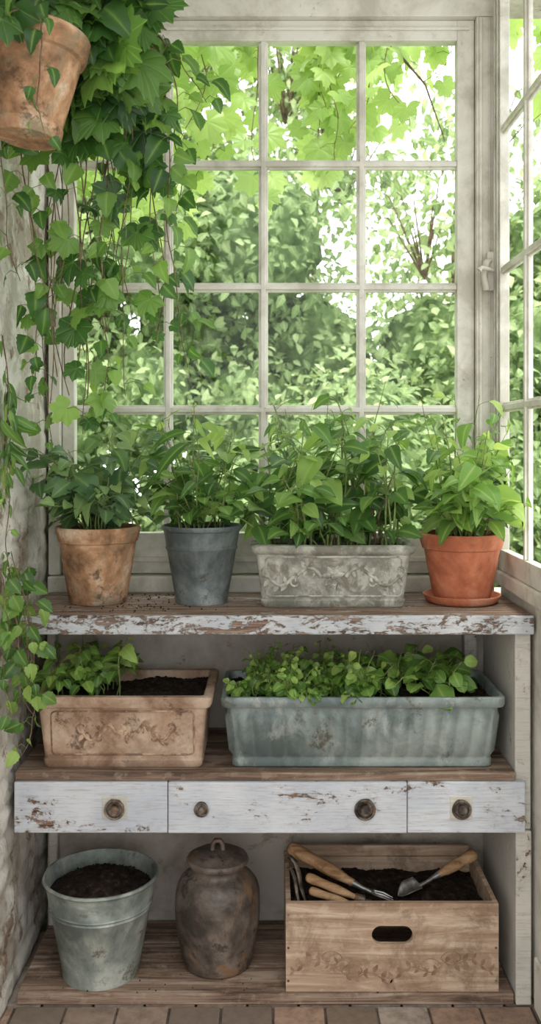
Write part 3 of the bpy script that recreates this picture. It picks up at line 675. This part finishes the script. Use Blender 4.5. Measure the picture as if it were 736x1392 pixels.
mb.build('trailing_vine',['leaf_dark','bark','stem'],g,clip=[(0,-.69,.69),(1,-9,.384),(2,0,2.98)],ang=0)
g=group('wall_ivy',(-.68,-.1,1.2));mb=MB()
for k in range(6):
    x=-.665+U(-.015,.02);y=U(-.22,-.06);z=U(1.05,1.32);strand(mb,[(x-.01,y,z),(x+U(0,.03),y-.01,z-.12),(x+U(0,.05),y,z-.25),(x+U(.0,.05),y-.02,z-U(.32,.42))],0,(.035,.065),T_ser,.026,.035,w=.015,sr=.0016)
for k in range(4):
    y=U(-.2,-.1);z=U(1.45,1.62);strand(mb,[(-.69,y,z+.1),(-.68,y,z),(-.675,y-.02,z-.12)],0,(.05,.09),T_lan,.016,.015,w=.01,sr=.0014)
strand(mb,[(-.685,-.16,1.8),(-.685,-.14,1.6),(-.68,-.14,1.3),(-.68,-.13,1.1)],0,(.03,.05),T_ser,.06,.02)
mb.build('ivy_strands',['leaf_mid','bark','stem'],g,clip=[(0,-.69,.69)],ang=0)

# ------------------------------------------------------------ GARDEN
boxes('garden_ground',[(-9,9,.7,14,-.2,-.12)],'grass',None,0)
B=[]
for ix in range(-7,10):
    for k in range(7):
        x=ix*.62+U(-.25,.25);z=k*.55+U(-.15,.15);y=3.1+k*.16+U(-.35,.5)
        if x>1.5: hmax=3.0
        elif x>.55: hmax=2.3
        elif x>-.2: hmax=2.9
        else: hmax=3.6
        if z<=hmax: B.append((x,y,z,U(.42,.62)))
mb=MB();mc=MB()
for (x,y,z,r) in B:
    n=int(820*(r/.5)**2);d=nrm(rng.normal(size=(n,3)));d[:,1]=np.where(rng.uniform(size=n)<.8,-np.abs(d[:,1]),d[:,1])
    P=np.array([x,y,z])+d*(r*rng.uniform(.75,1.22,n))[:,None]
    D=d*.5+rng.uniform(-.9,.9,(n,3))+np.array([0,0,-.3]);Nn=d+np.array([0,-.2,.6])+rng.uniform(-.5,.5,(n,3))
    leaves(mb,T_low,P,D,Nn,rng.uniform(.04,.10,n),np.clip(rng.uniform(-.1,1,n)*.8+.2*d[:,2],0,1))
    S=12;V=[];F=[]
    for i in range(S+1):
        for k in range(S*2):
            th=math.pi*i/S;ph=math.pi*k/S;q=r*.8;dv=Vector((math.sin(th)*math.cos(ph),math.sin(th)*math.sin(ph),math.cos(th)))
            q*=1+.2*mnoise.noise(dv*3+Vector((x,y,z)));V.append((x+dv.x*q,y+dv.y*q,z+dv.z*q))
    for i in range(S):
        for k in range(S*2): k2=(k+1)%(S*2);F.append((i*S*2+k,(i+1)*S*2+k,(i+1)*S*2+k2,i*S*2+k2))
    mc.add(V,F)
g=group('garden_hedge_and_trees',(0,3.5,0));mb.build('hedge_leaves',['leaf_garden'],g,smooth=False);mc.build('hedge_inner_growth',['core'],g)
mb=MB()
for (x,y,z,r,n) in [(1.0,3.6,3.0,.7,500),(1.5,4.0,3.9,.8,450),(.5,4.2,3.7,.8,900),(.1,4.0,4.2,.8,1200),(2.3,3.9,3.4,.8,900),(-.5,4.3,4.6,.9,1300),(-.9,4.1,4.0,.9,1300),(1.2,4.6,2.7,.6,700)]:
    k=max(6,n//45)
    cs=np.array([x,y,z])+nrm(rng.normal(size=(k,3)))*rng.uniform(.3,1,(k,1))*r
    for cc in cs:
        tube(mb,[(x,y,z-r*.6),tuple((cc+np.array([x,y,z]))/2),tuple(cc)],[.008,.005,.002],5,mat=1,cap=False)
        m=n//k;P=cc+rng.normal(size=(m,3))*.12;leaves(mb,T_low,P,rng.normal(size=(m,3))+np.array([0,0,-.6]),rng.normal(size=(m,3))*.6+np.array([0,-.4,.8]),rng.uniform(.05,.1,m))
for x,y in ((1.3,4.2),(.3,4.2),(2.3,4.0),(-.5,4.3)): tube(mb,[(x,y,-.12),(x+.05,y,1.5),(x,y,3.0),(x+.1,y,4)],[.04,.035,.02,.01],8,mat=1)
mb.build('tree_crowns',['leaf_garden','bark'],g,smooth=False)
# outdoor grape vine over window
g=group('outdoor_climbing_vine',(0,.9,2.9));mb=MB()
for k in range(56):
    x=U(-1.2,1.7)
    if x>.3 and U(0,1)>.55: continue
    y=U(.72,1.35);top=3.15+U(0,.2);ln=U(.25,.8)*(1.3 if x<-.25 else (1.0 if x<.3 else .75))
    strand(mb,[(x,y,top),(x+U(-.06,.06),y,top-ln*.5),(x+U(-.12,.12),y,top-ln)],0,(.07,.12),T_map,.048,.08,w=.05,sr=.003)
tube(mb,[(-1.8,.95,3.2),(-.6,.9,3.25),(.4,1.0,3.2),(1.9,.95,3.28)],[.02,.018,.014,.01],8,mat=1)
tube(mb,[(.30,.85,3.1),(.42,.8,2.95),(.55,.8,2.8),(.62,.8,2.6)],[.008,.006,.004,.002],6,mat=1)
mb.build('vine_leaves_and_stems',['leaf_vine','bark','stem'],g,ang=0)

# ------------------------------------------------------------ LIGHT + CAMERA
w=bpy.data.worlds.new('overcast_sky');sc.world=w;w.use_nodes=True;nt=w.node_tree;bg=nt.nodes['Background'];bg.inputs[0].default_value=(.97,.985,1,1)
tc=nt.nodes.new('ShaderNodeTexCoord');sx=nt.nodes.new('ShaderNodeSeparateXYZ');mr=nt.nodes.new('ShaderNodeMapRange')
nt.links.new(tc.outputs['Generated'],sx.inputs[0]);nt.links.new(sx.outputs['Y'],mr.inputs['Value'])
mr.inputs['From Min'].default_value=-1;mr.inputs['From Max'].default_value=1;mr.inputs['To Min'].default_value=2.15;mr.inputs['To Max'].default_value=3.9
nt.links.new(mr.outputs[0],bg.inputs[1])
sl=bpy.data.lights.new('soft_sun','SUN');sl.energy=5.2;sl.angle=math.radians(20);sl.color=(1,.98,.92)
so=bpy.data.objects.new('soft_sun',sl);sc.collection.objects.link(so);so.rotation_euler=Vector((-.15,.38,-1)).to_track_quat('-Z','Y').to_euler()
cd=bpy.data.cameras.new('camera');cam=bpy.data.objects.new('camera',cd);sc.collection.objects.link(cam)
cam.location=(0,-2.6,1.53);cam.rotation_euler=(math.radians(90),0,0);cd.lens=33.62;cd.sensor_width=36;cd.sensor_fit='AUTO';cd.shift_y=-96/1392
cd.dof.use_dof=True;cd.dof.focus_distance=2.72;cd.dof.aperture_fstop=4.2
sc.camera=cam
sc.view_settings.view_transform='Standard'
